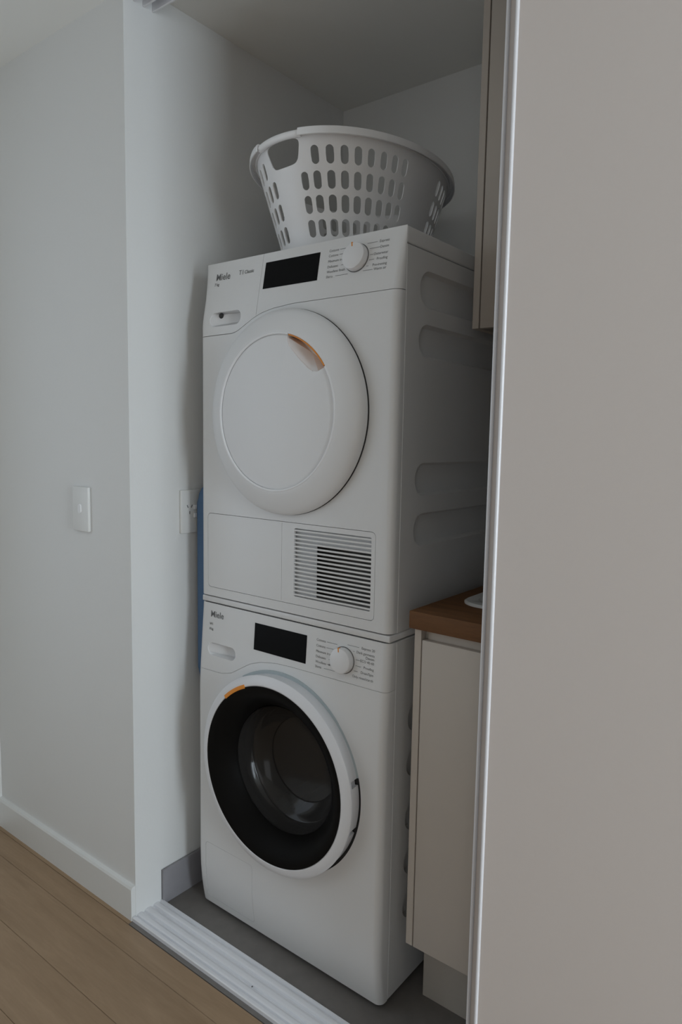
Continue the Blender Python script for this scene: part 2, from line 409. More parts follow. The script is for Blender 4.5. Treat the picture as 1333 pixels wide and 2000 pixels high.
def programme(parent, cx, cz, left, right, zl, zr, xl, xr, yfr, o_):
    bm = bmesh.new(); H = .0080; R = .031
    for s, z in zip(left, zl):
        text_bm(bm, s, xl, z, H, yfr, 'LEFT')
        ln = len(s) * H * .50
        k = (z - cz) / .032; ze = cz + k * .0285
        xe = cx - math.sqrt(max(0.00002, (R + .002) ** 2 - (ze - cz) ** 2))
        if xe - (xl + ln) > .004: bar2(bm, xl + ln + .002, z, xe - .001, z if abs(k) < .9 else z, .0008, yfr)
    for s, z in zip(right, zr):
        text_bm(bm, s, xr, z, H, yfr, 'RIGHT')
        ln = len(s) * H * .50
        k = (z - cz) / .032; ze = cz + k * .0285
        xe = cx + math.sqrt(max(0.00002, (R + .002) ** 2 - (ze - cz) ** 2))
        if (xr - ln) - xe > .003: bar2(bm, xe + .001, z, xr - ln - .002, z, .0008, yfr)
    return bm
def knob(parent, cx, cz, r, h, yfr, o_, mark_ang, slope):
    """turning knob whose axis is square to the leaning control panel"""
    mtx = Matrix.Translation((cx, yfr(cz), cz)) @ Matrix.Rotation(slope, 4, 'X')
    bm = bmesh.new(); lathe_y(bm, [(0, -h), (r * .90, -h), (r * .955, -h + .0008), (r * .985, -h + .0028), (r, -h * .35), (r, -.0015), (r * .97, .0015)], 0, 0, 64)
    bmesh.ops.transform(bm, verts=bm.verts, matrix=mtx)
    k = obj('programme_knob', bm, 'white2', parent, smooth=True, off=o_)
    bm = bmesh.new(); lathe_y(bm, [(r * 1.0, -.0006), (r * 1.06, -.0006), (r * 1.06, .001), (r * 1.0, .001)], 0, 0, 48, closed=True)
    bmesh.ops.transform(bm, verts=bm.verts, matrix=mtx)
    obj('knob_ring', bm, 'ink', k, off=o_)
    bm = bmesh.new()
    box(bm, -.0014, .0014, -h - .0005, -h * .5, r - .009, r + .0006, bev=.0004, seg=1)
    bmesh.ops.rotate(bm, verts=bm.verts, cent=(0, 0, 0), matrix=Matrix.Rotation(math.radians(mark_ang), 3, 'Y'))
    bmesh.ops.transform(bm, verts=bm.verts, matrix=mtx)
    mo = obj('knob_marker', bm, 'orange', k, off=o_); mo['label'] = 'orange position mark'
    return k
def screen(parent, x0, x1, z0, z1, yfr, o_, lines):
    bm = bmesh.new()
    pts = [(x0, z0), (x1, z0), (x1, z1), (x0, z1)]
    A = [bm.verts.new((x, yfr(z) - .0007, z)) for x, z in pts]; B = [bm.verts.new((x, yfr(z) + .003, z)) for x, z in pts]
    bm.faces.new(A); bm.faces.new(B[::-1])
    for i in range(4): bm.faces.new((A[i], B[i], B[(i + 1) % 4], A[(i + 1) % 4]))
    d = obj('display', bm, 'black', parent, off=o_); d['label'] = 'glossy black rectangular display'
    return d

def groove(y0, y1, zc, h, o_, depth=.010, sl=.010):
    bm = bmesh.new(); rings = []
    for x, ins in ((W + .01, -.001), (W + .0001, 0), (W - depth * .35, sl * .25), (W - depth * .8, sl * .7), (W - depth, sl)):
        rings.append([bm.verts.new((x - o_[0], y - o_[1], z - o_[2])) for y, z in rrect((y0 + y1) / 2, zc, y1 - y0 - 2 * ins, h - 2 * ins, h / 2 - ins - 1e-4, 10)])
    n = len(rings[0])
    for a, b in zip(rings, rings[1:]):
        for i in range(n): bm.faces.new((a[i], a[(i + 1) % n], b[(i + 1) % n], b[i]))
    bm.faces.new(rings[0]); bm.faces.new(rings[-1][::-1])
    return bm
# ---------------------------------------------------------------- DRYER
DZ = 0.8612; DT = 1.7005
DO = Vector((0, 0, DZ))
DK = 1.554; DFT = .0268
def dyf(z):
    t = z - DK; R_ = .012
    s = DFT / (DT - DK)
    if t < -R_: return 0.0
    if t < R_: return s * (t + R_) ** 2 / (4 * R_)
    return s * t
dslope = -math.atan2(DFT, DT - DK)
dseam = lambda x: lerp_tab([(0, 1.5195), (.118, 1.5205), (.134, 1.524), (.19, 1.551), (.215, 1.560), (.25, 1.567), (.31, 1.572), (.60, 1.573)], x)
dry = empty('tumble_dryer', DO, 'white front-loading tumble dryer with solid round door, stacked on the washing machine', 'tumble dryer')
# body
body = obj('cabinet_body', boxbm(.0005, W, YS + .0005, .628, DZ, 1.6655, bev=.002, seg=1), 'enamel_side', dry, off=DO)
cs = [groove(.081, .560, zc, h, DO, .013, .006) for zc, h in ((1.588, .076), (1.481, .070), (1.187, .072), (1.077, .072))]
bmv = bmesh.new(); box(bmv, .335, .549, 0, .12, .905, 1.040); bmesh.ops.translate(bmv, verts=bmv.verts, vec=-DO); cs.append(bmv)
cut(body, cs); sharp(body, 25)
# lid
bm = bmesh.new(); box(bm, 0, W, .0275, .636, 1.6675, DT, bev=.004, seg=3)
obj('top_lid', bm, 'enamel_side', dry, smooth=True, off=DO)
# lower front panel with pocket for the flap
FX0, FX1, FZ0, FZ1 = .028, .555, .886, 1.078
pk = bmesh.new(); prism(pk, rrect((FX0 + FX1) / 2, (FZ0 + FZ1) / 2, FX1 - FX0, FZ1 - FZ0, .011), 'y', -.02, .02); bmesh.ops.translate(pk, verts=pk.verts, vec=-DO)
fp = shell('front_panel', dry, 'enamel', lambda x: DZ + .0026, lambda x: dseam(x) - .0007, dyf, nz=30, cutters=[pk], o_=DO)
# control panel and condensate container front
shell('control_panel', dry, 'enamel', lambda x: dseam(x) + .0007, lambda x: DT, dyf, x0=.1975, nz=18, o_=DO)
pc = pill_bm('y', .0905, 1.558, .110, .0345, -.02, .05, 8, DO)
ctr = shell('condensate_container', dry, 'enamel', lambda x: dseam(x) + .0007, lambda x: DT, dyf, x1=.1965, nz=18, cutters=[pc], o_=DO)
recess_cup('finger_recess', ctr, .0905, 1.558, .110, .0345, lambda z: dyf(z) + .0002, .025, DO)
bm = bmesh.new(); bmesh.ops.create_uvsphere(bm, u_segments=16, v_segments=10, radius=.0066, matrix=Matrix.Translation((.066, .0125, 1.568)) @ Matrix.Scale(1.0, 4))
o = obj('drain_hole', bm, 'rubber', ctr, smooth=True, off=DO); o['label'] = 'small dark hole in the finger recess'
# lettering
bm = bmesh.new()
text_bm(bm, 'Miele', .039, 1.663, .0235, dyf, bold=.0003)
obj('maker_lettering', bm, 'ink', ctr, off=DO)
bm = bmesh.new()
text_bm(bm, 'T1', .119, 1.6655, .0165, dyf); text_bm(bm, 'Classic', .139, 1.6650, .0115, dyf, bold=.0002); obj('small_lettering', bm, 'ink', ctr, off=DO)
bm = bmesh.new(); text_bm(bm, '7 kg', .037, 1.6455, .0095, dyf, bold=.0002); obj('small_lettering', bm, 'ink', ctr, off=DO)
bm = programme(dry, .4775, 1.650, ['Cottons', 'Cottons', 'Minimum iron', 'Delicates', 'Woollens finish', 'Shirts'], ['Express', 'Denim', 'Outerwear', 'Proofing', 'Pre-ironing', 'Warm air'],
          [1.676, 1.665, 1.653, 1.641, 1.630, 1.619], [1.677, 1.665, 1.652, 1.641, 1.629, 1.620], .399, .557, dyf, DO)
obj('programme_lettering', bm, 'ink', dry, off=DO)['kind'] = 'stuff'
screen(dry, .2085, .3735, 1.616, 1.678, dyf, DO, 0)
knob(dry, .4775, 1.650, .0290, .016, dyf, DO, -12, dslope)
# door: outer ring + inner panel with grip scoop
CX, CZD = .298, 1.327
bm = bmesh.new()
lathe_y(bm, [(.1752, -.0425), (.1764, -.0436), (.1790, -.0434), (.186, -.0414), (.197, -.0372), (.208, -.0325), (.2185, -.0273), (.2265, -.0220), (.2308, -.0165), (.2325, -.0105), (.2325, -.0045), (.229, -.0012), (.1752, -.0012)], CX, CZD, 128, closed=True)
dd = obj('door', bm, 'plastic', dry, smooth=True, off=DO)
bm = bmesh.new()
lathe_y(bm, [(0, -.0412), (.1690, -.0412), (.1718, -.0405), (.1732, -.0390), (.1735, -.0350), (.1735, -.0030), (0, -.0030)], CX, CZD, 128)
# deeper behind the scoop
pan = obj('door_inner_panel', bm, 'plastic', dd, smooth=False, off=DO)
def polar(a, r): return (CX + r * math.cos(math.radians(a)), CZD + r * math.sin(math.radians(a)))
outer = [(33 + (77 - 33) * k / 16, .1742) for k in range(17)]
inner = [(77, .167), (76.5, .160), (74, .152), (68, .1435), (60, .137), (52, .1345), (44, .1355), (38, .141), (34.5, .151)]
sc = bmesh.new(); poly = [polar(*p) for p in outer + inner]
n = len(poly); A = [sc.verts.new((x, -.06, z)) for x, z in poly]
B = []
for k, (x, z) in enumerate(poly):
    B.append(sc.verts.new((x, -.0120 if k < 17 else -.0375, z)))
sc.faces.new(A); 
mid = sc.verts.new((polar(56, .160)[0], -.0165, polar(56, .156)[1]))
for i in range(n):
    sc.faces.new((A[i], B[i], B[(i + 1) % n], A[(i + 1) % n])); sc.faces.new((B[(i + 1) % n], B[i], mid))
bmesh.ops.translate(sc, verts=sc.verts, vec=-DO)
cut(pan, [sc]); sharp(pan, 30)
bm = bmesh.new()
lathe_y(bm, [(.1752, -.0130), (.1752, -.0434), (.1742, -.0450), (.1726, -.0440), (.1720, -.0130)], CX, CZD, 24, 34.0, 75.5, closed=True)
o = obj('door_grip_strip', bm, 'orange', dd, smooth=True, off=DO); o['label'] = 'orange strip lining the door grip'
bm = bmesh.new(); lathe_y(bm, [(.1750 + .0030 * math.cos(math.radians(a)), -.0420 - .0030 * math.sin(math.radians(a))) for a in range(0, 360, 36)], CX, CZD, 144, 76.5, 393.0, closed=True)
obj('door_bead', bm, 'white2', dd, smooth=True, off=DO)
bm = bmesh.new(); lathe_y(bm, [(.2200, -.0002), (.2200, -.0026), (.2331, -.0026), (.2331, -.0002)], CX, CZD, 96, closed=True)
obj('door_gap_shade', bm, 'rubber', dry, off=DO)  # dark ring draws the thin shade line under the door edge
bm = bmesh.new(); box(bm, -.0012, .0012, -.0425, -.032, .152, .1745)
bmesh.ops.rotate(bm, verts=bm.verts, cent=(0, 0, 0), matrix=Matrix.Rotation(math.radians(-(33 - 90)), 3, 'Y')); bmesh.ops.translate(bm, verts=bm.verts, vec=(CX, 0, CZD))
# flap with grille
fo = bmesh.new(); prism(fo, rrect((FX0 + FX1) / 2, (FZ0 + FZ1) / 2, FX1 - FX0 - .0022, FZ1 - FZ0 - .0022, .010), 'y', .0002, .006)
flap = obj('heat_exchanger_flap', fo, 'enamel', dry, off=DO)
gv = bmesh.new(); prism(gv, rrect(.4345, .9855, .219, .160, .004), 'y', -.02, .02); bmesh.ops.translate(gv, verts=gv.verts, vec=-DO)
gs = bmesh.new(); box(gs, .2858, .2868, -.01, .0016, FZ0 + .004, FZ1 - .004); bmesh.ops.translate(gs, verts=gs.verts, vec=-DO)
cut(flap, [gv, gs])
# recessed white tray behind the slats, open at the lower right
bm = bmesh.new(); box(bm, .322, .548, .0100, .0115, .902, 1.069)
tray = obj('grille_tray', bm, 'plastic', flap, off=DO)
tv = bmesh.new(); box(tv, .386, .5435, 0, .05, .908, 1.030); bmesh.ops.translate(tv, verts=tv.verts, vec=-DO); cut(tray, [tv])
bm = bmesh.new(); box(bm, .330, .552, .055, .057, .900, 1.045); o = obj('duct_back', bm, 'duct', flap, off=DO); o['label'] = 'dark duct behind the grille'
NS = 17; z0s, z1s = .9105, 1.0605
proto = None
for k in range(NS):
    zc = z0s + (z1s - z0s) * k / (NS - 1)
    if proto is None:
        bm = bmesh.new(); L0 = .3252; L1 = .5440
        prism(bm, [(.0004, -.0016), (.0012, -.0024), (.0070, -.0010), (.0070, .0004), (.0012, .0020), (.0004, .0012)], 'x', L0, L1)
        proto = obj('slat', bm, 'enamel', flap); s_ = proto
    else:
        s_ = proto.copy(); link(s_, flap)
    s_.location = (0, 0, zc - DZ)
bm = bmesh.new(); prism(bm, [(-.0001, 1.380), (-.0001, 1.354), (-.0052, 1.368), (-.0065, 1.377)][0:4], 'y', .030, .045)
bmesh.ops.translate(bm, verts=bm.verts, vec=(0, 0, .008))
o = obj('side_clip', bm, 'plastic', dry, off=DO)

# ---------------------------------------------------------------- WASHING MACHINE
WT = .8432; WO = Vector((0, 0, 0)); CZW = .4755
def wyf(z):
    if z < .16: 
        t = (.16 - z) / .148; return -.013 + .016 * t * t
    if z < .60: return -.013
    if z < .67:
        t = (z - .60) / .07; return -.013 + .0022 * t * t
    return -.0108 + .012 * (z - .67) / (WT - .67)
wslope = -math.atan2(.012, WT - .67)
wseam = lambda x: lerp_tab([(0, .668), (.09, .670), (.125, .678), (.16, .698), (.191, .716), (.225, .727), (.27, .735), (.32, .7375), (.60, .7385)], x)
wm = empty('washing_machine', WO, 'white front-loading washing machine with dark glass porthole, under the dryer', 'washing machine')
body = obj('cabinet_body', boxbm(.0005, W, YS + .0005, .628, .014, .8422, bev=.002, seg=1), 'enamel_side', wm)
cs = [groove(.081, .560, zc, .070, WO, .013, .006) for zc in (.655, .548, .420, .313, .206)]
cyl = bmesh.new(); lathe_y(cyl, [(0, -.1), (.212, -.1), (.212, .46), (0, .46)], CX, CZW - .005, 64); cs.append(cyl)
cut(body, cs); sharp(body, 25)
# lid plate between the machines
obj('top_lid', boxbm(.004, W - .001, .0022, .634, .8455, .8604, bev=.0025, seg=3), 'enamel', wm, smooth=True)
hole = bmesh.new(); lathe_y(hole, [(0, -.1), (.2425, -.1), (.2425, .1), (0, .1)], CX, CZW, 192)
wp = bmesh.new(); WX0, WX1, WZ0_, WZ1_ = .031, .206, .034, .196
prism(wp, rrect((WX0 + WX1) / 2, (WZ0_ + WZ1_) / 2, WX1 - WX0, WZ1_ - WZ0_, .010), 'y', -.1, .025)
shell('front_panel', wm, 'enamel', lambda x: .014, lambda x: wseam(x) - .0004, wyf, nz=44, cutters=[hole, wp])
pc = pill_bm('y', .0865, .726, .103, .0330, -.05, .05, 8)
wc = shell('control_panel', wm, 'enamel', lambda x: wseam(x) + .0004, lambda x: WT, wyf, nz=16, cutters=[pc])
# detergent drawer front outline is a hairline; the finger recess sits in it
recess_cup('drawer_finger_recess', wc, .0865, .726, .103, .0330, lambda z: wyf(z) + .0002, .026, WO)
# drain flap, follows the curved lower front
def flap_piece():
    bm = bmesh.new(); nx, nz = 10, 16; g = []
    x0, x1, z0, z1 = WX0 + .0009, WX1 - .0009, WZ0_ + .0009, WZ1_ - .0009
    pts = rrect((x0 + x1) / 2, (z0 + z1) / 2, x1 - x0, z1 - z0, .009)
    rows = []
    zz_ = [z0 + .0095 * (1 - math.cos(math.radians(90 * i / 8))) for i in range(8)]
    zz_ = zz_ + [z0 + .0095 + (z1 - z0 - .019) * i / 10 for i in range(11)] + [z1 - (v - z0) for v in zz_[::-1]]
    nz = len(zz_) - 1
    for z in zz_:
        ins = 0
        for e in (z - z0, z1 - z):
            if e < .009: ins = .009 - math.sqrt(max(0, .009 ** 2 - (.009 - e) ** 2))
        rows.append([bm.verts.new((x0 + ins + (x1 - x0 - 2 * ins) * i / nx, wyf(z) + .0003, z)) for i in range(nx + 1)])
    for k in range(nz):
        for i in range(nx): bm.faces.new((rows[k][i], rows[k][i + 1], rows[k + 1][i + 1], rows[k + 1][i]))
    r = bmesh.ops.extrude_face_region(bm, geom=bm.faces[:])
    for v in r['geom']:
        if isinstance(v, bmesh.types.BMVert): v.co.y += .005
    return bm
obj('drain_flap', flap_piece(), 'enamel', wm, smooth=True)
bm = bmesh.new(); text_bm(bm, 'Miele', .040, .8155, .0225, wyf, bold=.0003); obj('maker_lettering', bm, 'ink', wc)
bm = bmesh.new(); text_bm(bm, 'W1', .038, .790, .0085, wyf, bold=.0002); obj('small_lettering', bm, 'ink', wc)
bm = bmesh.new(); text_bm(bm, '8 kg', .038, .777, .0085, wyf, bold=.0002); obj('small_lettering', bm, 'ink', wc)
bm = programme(wm, .4775, .786, ['Cottons', 'Cottons', 'Minimum iron', 'Delicates', 'Woollens', 'Shirts'], ['Express 20', 'Dark garments', 'ECO 40-60', 'Proofing', 'Drain/Spin', 'Only rinse/starch'],
          [.817, .804, .791, .779, .767, .756], [.822, .811, .794, .781, .769, .757], .398, .560, wyf, WO)
text_bm(bm, 'Denim', .560, .8030, .0085, wyf, 'RIGHT')
bmesh.ops.create_circle(bm, cap_ends=True, segments=12, radius=.0022, matrix=Matrix.Translation((.4385, wyf(.767) - .0006, .767)) @ Matrix.Rotation(math.radians(90), 4, 'X'))
obj('programme_lettering', bm, 'ink', wc)['kind'] = 'stuff'
screen(wc, .2010, .3690, .7545, .8205, wyf, WO, 0)
knob(wc, .4775, .786, .0285, .016, wyf, WO, -10, wslope)
# feet
for fx in (.06, .536):
    for fy in (.07, .56):
        bm = bmesh.new(); bmesh.ops.create_cone(bm, cap_ends=True, segments=24, radius1=.024, radius2=.018, depth=.014, matrix=Matrix.Translation((fx, fy, .007)))
        obj('foot', bm, 'rubber', wm)
# porthole door
bm = bmesh.new()
lathe_y(bm, [(.2150, -.0500), (.2175, -.0515), (.2220, -.0510), (.2320, -.0475), (.2378, -.0440), (.2392, -.0428), (.2396, -.0410), (.2392, -.0395), (.2375, -.0300), (.2360, -.0180), (.2355, -.0100), (.2100, -.0100), (.2080, -.0300), (.2130, -.0480)], CX, CZW, 144, closed=True)
wd = obj('door_ring', bm, 'ring', wm)
nc = []
for ang in (12.0, -16.0):
    b2 = bmesh.new(); box(b2, .2270, .26, -.0360, -.0080, -.0075, .0075)
    bmesh.ops.rotate(b2, verts=b2.verts, cent=(0, 0, 0), matrix=Matrix.Rotation(math.radians(-ang), 3, 'Y')); bmesh.ops.translate(b2, verts=b2.verts, vec=(CX, 0, CZW)); nc.append(b2)
cut(wd, nc); sharp(wd, 28)
# inner lining of notches and dark band for the shaded gap behind the ring
for a0_, a1_, mm in ((14, 122, 'collar'), (122.2, 306, 'ring')):
    bm = bmesh.new(); lathe_y(bm, [(.2345, -.0120), (.2432, -.0122), (.2432, .0050), (.2345, .0050)], CX, CZW, 96, a0_, a1_, closed=True)
    o = obj('door_collar', bm, mm, wm, smooth=True)
    if mm == 'collar': o['label'] = 'grey strip around the upper right of the door'
bm = bmesh.new(); lathe_y(bm, [(.2150, -.0070), (.2432, -.0070), (.2432, .0100), (.2150, .0100)], CX, CZW, 96, closed=True); o = obj('door_gap_shade', bm, 'rubber', wm); o['label'] = 'dark band standing for the shaded gap behind the door ring'  # shade of the gap between door and panel given as a dark ring
bm = bmesh.new(); lathe_y(bm, [(.2150, -.0505), (.2148, -.0515), (.2095, -.0512), (.1950, -.0480), (.1720, -.0270), (.1575, -.0060), (.1560, -.0010), (.1600, .0040), (.2100, -.0200)], CX, CZW, 128, closed=True)
bg = obj('door_glass', bm, 'blackglass', wd, smooth=True); bg['label'] = 'glossy black glass ring of the door'
bm = bmesh.new()
lathe_y(bm, [(.1562, -.0015), (.1545, .012), (.1500, .028), (.1440, .037), (.1425, .040), (.1400, .0415), (.1340, .050), (.1200, .064), (.1060, .072), (.1045, .0755), (.1010, .0765), (.0800, .083), (.0500, .088), (.0200, .090), (.0001, .0905)], CX, CZW - .003, 96)
bw = obj('glass_bowl', bm, 'bowl', wd, smooth=True); bw['label'] = 'smoked glass porthole bowl'
bm = bmesh.new(); lathe_y(bm, [(.165, .030), (.212, .030), (.212, .075), (.205, .080), (.178, .078), (.165, .060)], CX, CZW - .005, 64, closed=True); obj('door_gasket', bm, 'rubber', wm, smooth=True)
bm = bmesh.new(); lathe_y(bm, [(.2115, .085), (.2115, .455), (0.0001, .455), (0.0001, .452), (.2085, .452), (.2085, .085)], CX, CZW - .005, 64, closed=True)
dr = obj('drum', bm, 'steel', wm, smooth=True)
for k in range(3):
    a = math.radians(90 + 120 * k); bm = boxbm(-.018, .018, .10, .44, .165, .209, bev=.006)
    bmesh.ops.rotate(bm, verts=bm.verts, cent=(0, 0, 0), matrix=Matrix.Rotation(a, 3, 'Y')); bmesh.ops.translate(bm, verts=bm.verts, vec=(CX, 0, CZW - .005))
    obj('drum_paddle', bm, 'steel', dr)
bm = bmesh.new(); lathe_y(bm, [(.2125, -.0505), (.2125, -.0530), (.2145, -.0535), (.2215, -.0530), (.2220, -.0505)], CX, CZW, 16, 112, 133, closed=True)
o = obj('door_tag', bm, 'orange', wd, smooth=True); o['label'] = 'orange marker on the door ring edge'

# ================================================================ BLUE BOARD IN THE GAP
ib = empty('ironing_board', (-.047, .19, 0), 'folded ironing board in a blue fabric cover, upright between dryer and left wall', 'ironing board')
bm = bmesh.new()
pts = [(.050, .600), (.044, .640), (.043, 1.095), (.046, 1.118), (.056, 1.134), (.072, 1.142), (.30, 1.142), (.33, 1.130), (.342, 1.10), (.342, .60)]
prism(bm, pts, 'x', -.0640, -.0360)
bmesh.ops.bevel(bm, geom=[e for e in bm.edges], offset=.006, segments=3, profile=.5, affect='EDGES')
obj('board_cover', bm, 'blue', ib, smooth=True, off=ib.location)
for yy in (.10, .29):
    obj('leg', boxbm(-.056, -.042, yy - .007, yy + .007, 0.0, .605, bev=.003), 'steel', ib, smooth=True, off=ib.location)

# ================================================================ CABINETS
def cabinet_doors(o, x0, x1, n, y, z0, z1, name='door'):
    wd_ = (x1 - x0) / n
    for i in range(n):
        obj(name, boxbm(x0 + wd_ * i + .0015, x0 + wd_ * (i + 1) - .0015, y, y + .018, z0, z1, bev=.0012, seg=2), 'cab', o, smooth=True, off=o.location)
BX0, BX1 = .640, 1.855
bc = empty('base_cabinet', (BX0, .028, 0), 'beige handleless base cabinet under the wooden worktop, beside the washing machine', 'cabinet')
bo = bc.location
obj('side_panel', boxbm(BX0, BX0 + .016, .028, YB - .001, .176, .8815, bev=.0006, seg=1), 'cab', bc, off=bo)
obj('side_panel', boxbm(BX1 - .016, BX1, .028, YB - .001, .176, .8815, bev=.0006, seg=1), 'cab', bc, off=bo)
bm = bmesh.new(); box(bm, BX0 + .0162, BX1 - .0162, .05, YB - .001, .176, .194); box(bm, BX0 + .0162, BX1 - .0162, YB - .02, YB - .002, .194, .86)
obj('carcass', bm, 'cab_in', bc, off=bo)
obj('finger_rail', boxbm(BX0 + .0245, BX1 - .0245, .042, .058, .800, .8812), 'cab', bc, off=bo)
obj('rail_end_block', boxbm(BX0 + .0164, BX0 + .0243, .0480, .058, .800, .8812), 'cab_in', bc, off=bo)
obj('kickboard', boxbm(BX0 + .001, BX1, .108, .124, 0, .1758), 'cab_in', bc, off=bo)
cabinet_doors(bc, BX0 + .017, BX1 - .016, 2, .028, .176, .8600)
wt = empty('worktop', (.610, .02, .882), 'brown timber worktop on the beige base cabinet, right of the appliances', 'worktop')
wk = obj('benchtop', boxbm(.6300, BX1, .019, YB - .001, .8820, .9200, bev=.003, seg=2), 'counter', wt, off=wt.location)
hb = bmesh.new(); box(hb, .705, 1.145, .165, .555, .80, .95, bev=.03, seg=4); bmesh.ops.translate(hb, verts=hb.verts, vec=-wt.location); cut(wk, [hb]); sharp(wk, 25)
sk = empty('laundry_sink', (.925, .36, .90), 'pale inset laundry sink rim sitting on the brown timber worktop', 'sink')
def rr3(bm, w0, h0, r0, z, cx=.925, cy=.36): return [bm.verts.new((x, y, z)) for x, y in rrect(cx, cy, w0, h0, r0, 8)]
bm = bmesh.new()
loops = [rr3(bm, .500, .452, .055, .9203), rr3(bm, .500, .452, .055, .9235), rr3(bm, .492, .444, .052, .9262), rr3(bm, .450, .402, .045, .9255), rr3(bm, .432, .384, .042, .918), rr3(bm, .40, .35, .05, .74), rr3(bm, .36, .31, .06, .722)]
for a, b in zip(loops, loops[1:]):
    for i in range(len(a)): bm.faces.new((a[i], a[(i + 1) % len(a)], b[(i + 1) % len(a)], b[i]))
bm.faces.new(loops[-1])
obj('sink_bowl', bm, 'sink', sk, smooth=True, off=sk.location)
bm = bmesh.new(); bmesh.ops.create_cone(bm, cap_ends=True, segments=24, radius1=.03, radius2=.028, depth=.004, matrix=Matrix.Translation((.925, .36, .7245)))
obj('sink_drain', bm, 'steel', sk, off=sk.location)

UX0 = .6250
uc = empty('wall_cabinet', (UX0, .26, 1.524), 'tall beige wall cabinet hanging above the worktop, up to the ceiling', 'cabinet')
uo = uc.location
obj('side_panel', boxbm(UX0, UX0 + .016, .260, YB - .001, 1.524, ZC - .001, bev=.0006, seg=1), 'cab', uc, off=uo)
obj('side_panel', boxbm(BX1 - .016, BX1, .260, YB - .001, 1.524, ZC - .001, bev=.0006, seg=1), 'cab', uc, off=uo)
bm = bmesh.new(); box(bm, UX0 + .0162, BX1 - .0162, .282, YB - .001, 1.534, 1.552); box(bm, UX0 + .0162, BX1 - .0162, YB - .02, YB - .002, 1.552, ZC - .002)
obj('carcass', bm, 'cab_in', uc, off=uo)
cabinet_doors(uc, UX0 + .0175, BX1 - .016, 2, .260, 1.524, ZC - .004)

# ================================================================ LAUNDRY BASKET
BXC, BYC, BZ0, BZ1 = .256, .300, DT + .0004, 1.937
BA, BB, BR = .239, .324, .193
FB, FT_ = .665, .95
def bpt(s, z, d=0.0, f=None):
    """point on the tapering oval wall; s in degrees, d = outward offset"""
    t = (z - BZ0) / (BZ1 - BZ0)
    if f is None: f = FB + (FT_ - FB) * t
    a, b = BA * f, BB * f
    sr = math.radians(s)
    x, y = a * math.sin(sr), -b * math.cos(sr)
    nx, ny = math.sin(sr) / a, -math.cos(sr) / b; l = math.hypot(nx, ny)
    x += d * nx / l; y += d * ny / l
    c_, s_ = math.cos(BR), math.sin(BR)
    return Vector((BXC + x * c_ - y * s_, BYC + x * s_ + y * c_, z))
bk = empty('laundry_basket', (BXC, BYC, BZ0), 'white oval plastic laundry basket with rows of slots on top of the dryer', 'basket')
offs = [0, 8.3, 17.0, 25.1, 32.6, 39.8, 47.0, 53.7, 60.2]
cols = []                                       # (s_centre, starts_in_top_row)
for base in (0, 180):
    for i, o_ in enumerate(offs): cols.append((base - 11.5 + 13.7 + o_, i)); cols.append((base - 11.5 - 13.7 - o_, i))
cols = sorted(((s % 360), i) for s, i in cols)
rowz = [1.890, 1.843, 1.797, 1.750]; HH = .0352; HW = .0180
# column cell borders
edges = []
for k in range(len(cols)):
    s0 = cols[k][0]; s1 = cols[(k + 1) % len(cols)][0] + (360 if k == len(cols) - 1 else 0)
    if s1 - s0 > 10: edges.append((s0 + 4.1, s1 - 4.1))
    else: edges.append(((s0 + s1) / 2,) * 2)
zed = [1.9135, 1.8665, 1.820, 1.7735, 1.7265]
bm = bmesh.new(); NE = 4; cache = {}
def V(s, z):
    k = (round((s % 360) * 50), round(z * 20000))
    if k not in cache: cache[k] = bm.verts.new(bpt(s % 360, z))
    return cache[k]
def plain(s0, s1, z0, z1, ns=NE, nz=NE):
    for i in range(ns):
        for j in range(nz):
            a, b = s0 + (s1 - s0) * i / ns, s0 + (s1 - s0) * (i + 1) / ns
            c_, d = z0 + (z1 - z0) * j / nz, z0 + (z1 - z0) * (j + 1) / nz
            bm.faces.new((V(a, c_), V(b, c_), V(b, d), V(a, d)))
def holed(s0, s1, z0, z1, sc_, zc, hw_s, hh, shape=None):
    """cell with a hole: match its border to the hole outline point by point"""
    B_ = []
    for i in range(NE): B_.append((s0 + (s1 - s0) * i / NE, z0))
    for i in range(NE): B_.append((s1, z0 + (z1 - z0) * i / NE))
    for i in range(NE): B_.append((s1 - (s1 - s0) * i / NE, z1))
    for i in range(NE): B_.append((s0, z1 - (z1 - z0) * i / NE))
    k = hw_s / HW * 2 if shape is None else 1
    inn = []
    for (s, z) in B_:
        u, v = (s - (s0 + s1) / 2) / ((s1 - s0) / 2), (z - (z0 + z1) / 2) / ((z1 - z0) / 2)
        if shape: inn.append(shape(u, v)); continue
        # pill outline in (metres) then to degrees
        mper = HW / 2 / hw_s
        r = HW / 2; st = hh / 2 - r
        ang = math.atan2(v * 1.0, u)
        if abs(v) >= .99 or abs(v) > .45:
            th = math.atan2(abs(v) if abs(v) < .99 else 1.0, 1e-6 + abs(u) * (1.0 if abs(v) > .99 else 1.6))
            if abs(v) < .99: th = math.radians(22)
            elif abs(u) > .99: th = math.radians(45)
            elif abs(u) > .4: th = math.radians(68)
            else: th = math.radians(90)
            px_ = r * math.cos(th) * (1 if u >= 0 else -1); pz_ = (st + r * math.sin(th)) * (1 if v > 0 else -1)
        else:
            px_ = r * (1 if u > 0 else -1); pz_ = v * 0 if abs(v) < .01 else st * (1 if v > 0 else -1)
        inn.append((sc_ + px_ / r * hw_s, zc + pz_))
    I = [bm.verts.new(bpt(s % 360, z)) for s, z in inn]
    n_ = len(B_)
    for i in range(n_):
        bm.faces.new((V(*B_[i]), V(*B_[(i + 1) % n_]), I[(i + 1) % n_], I[i]))
def wdeg(s, z):
    p, q = bpt(s - .5, z), bpt(s + .5, z); return (q - p).length      # metres per degree
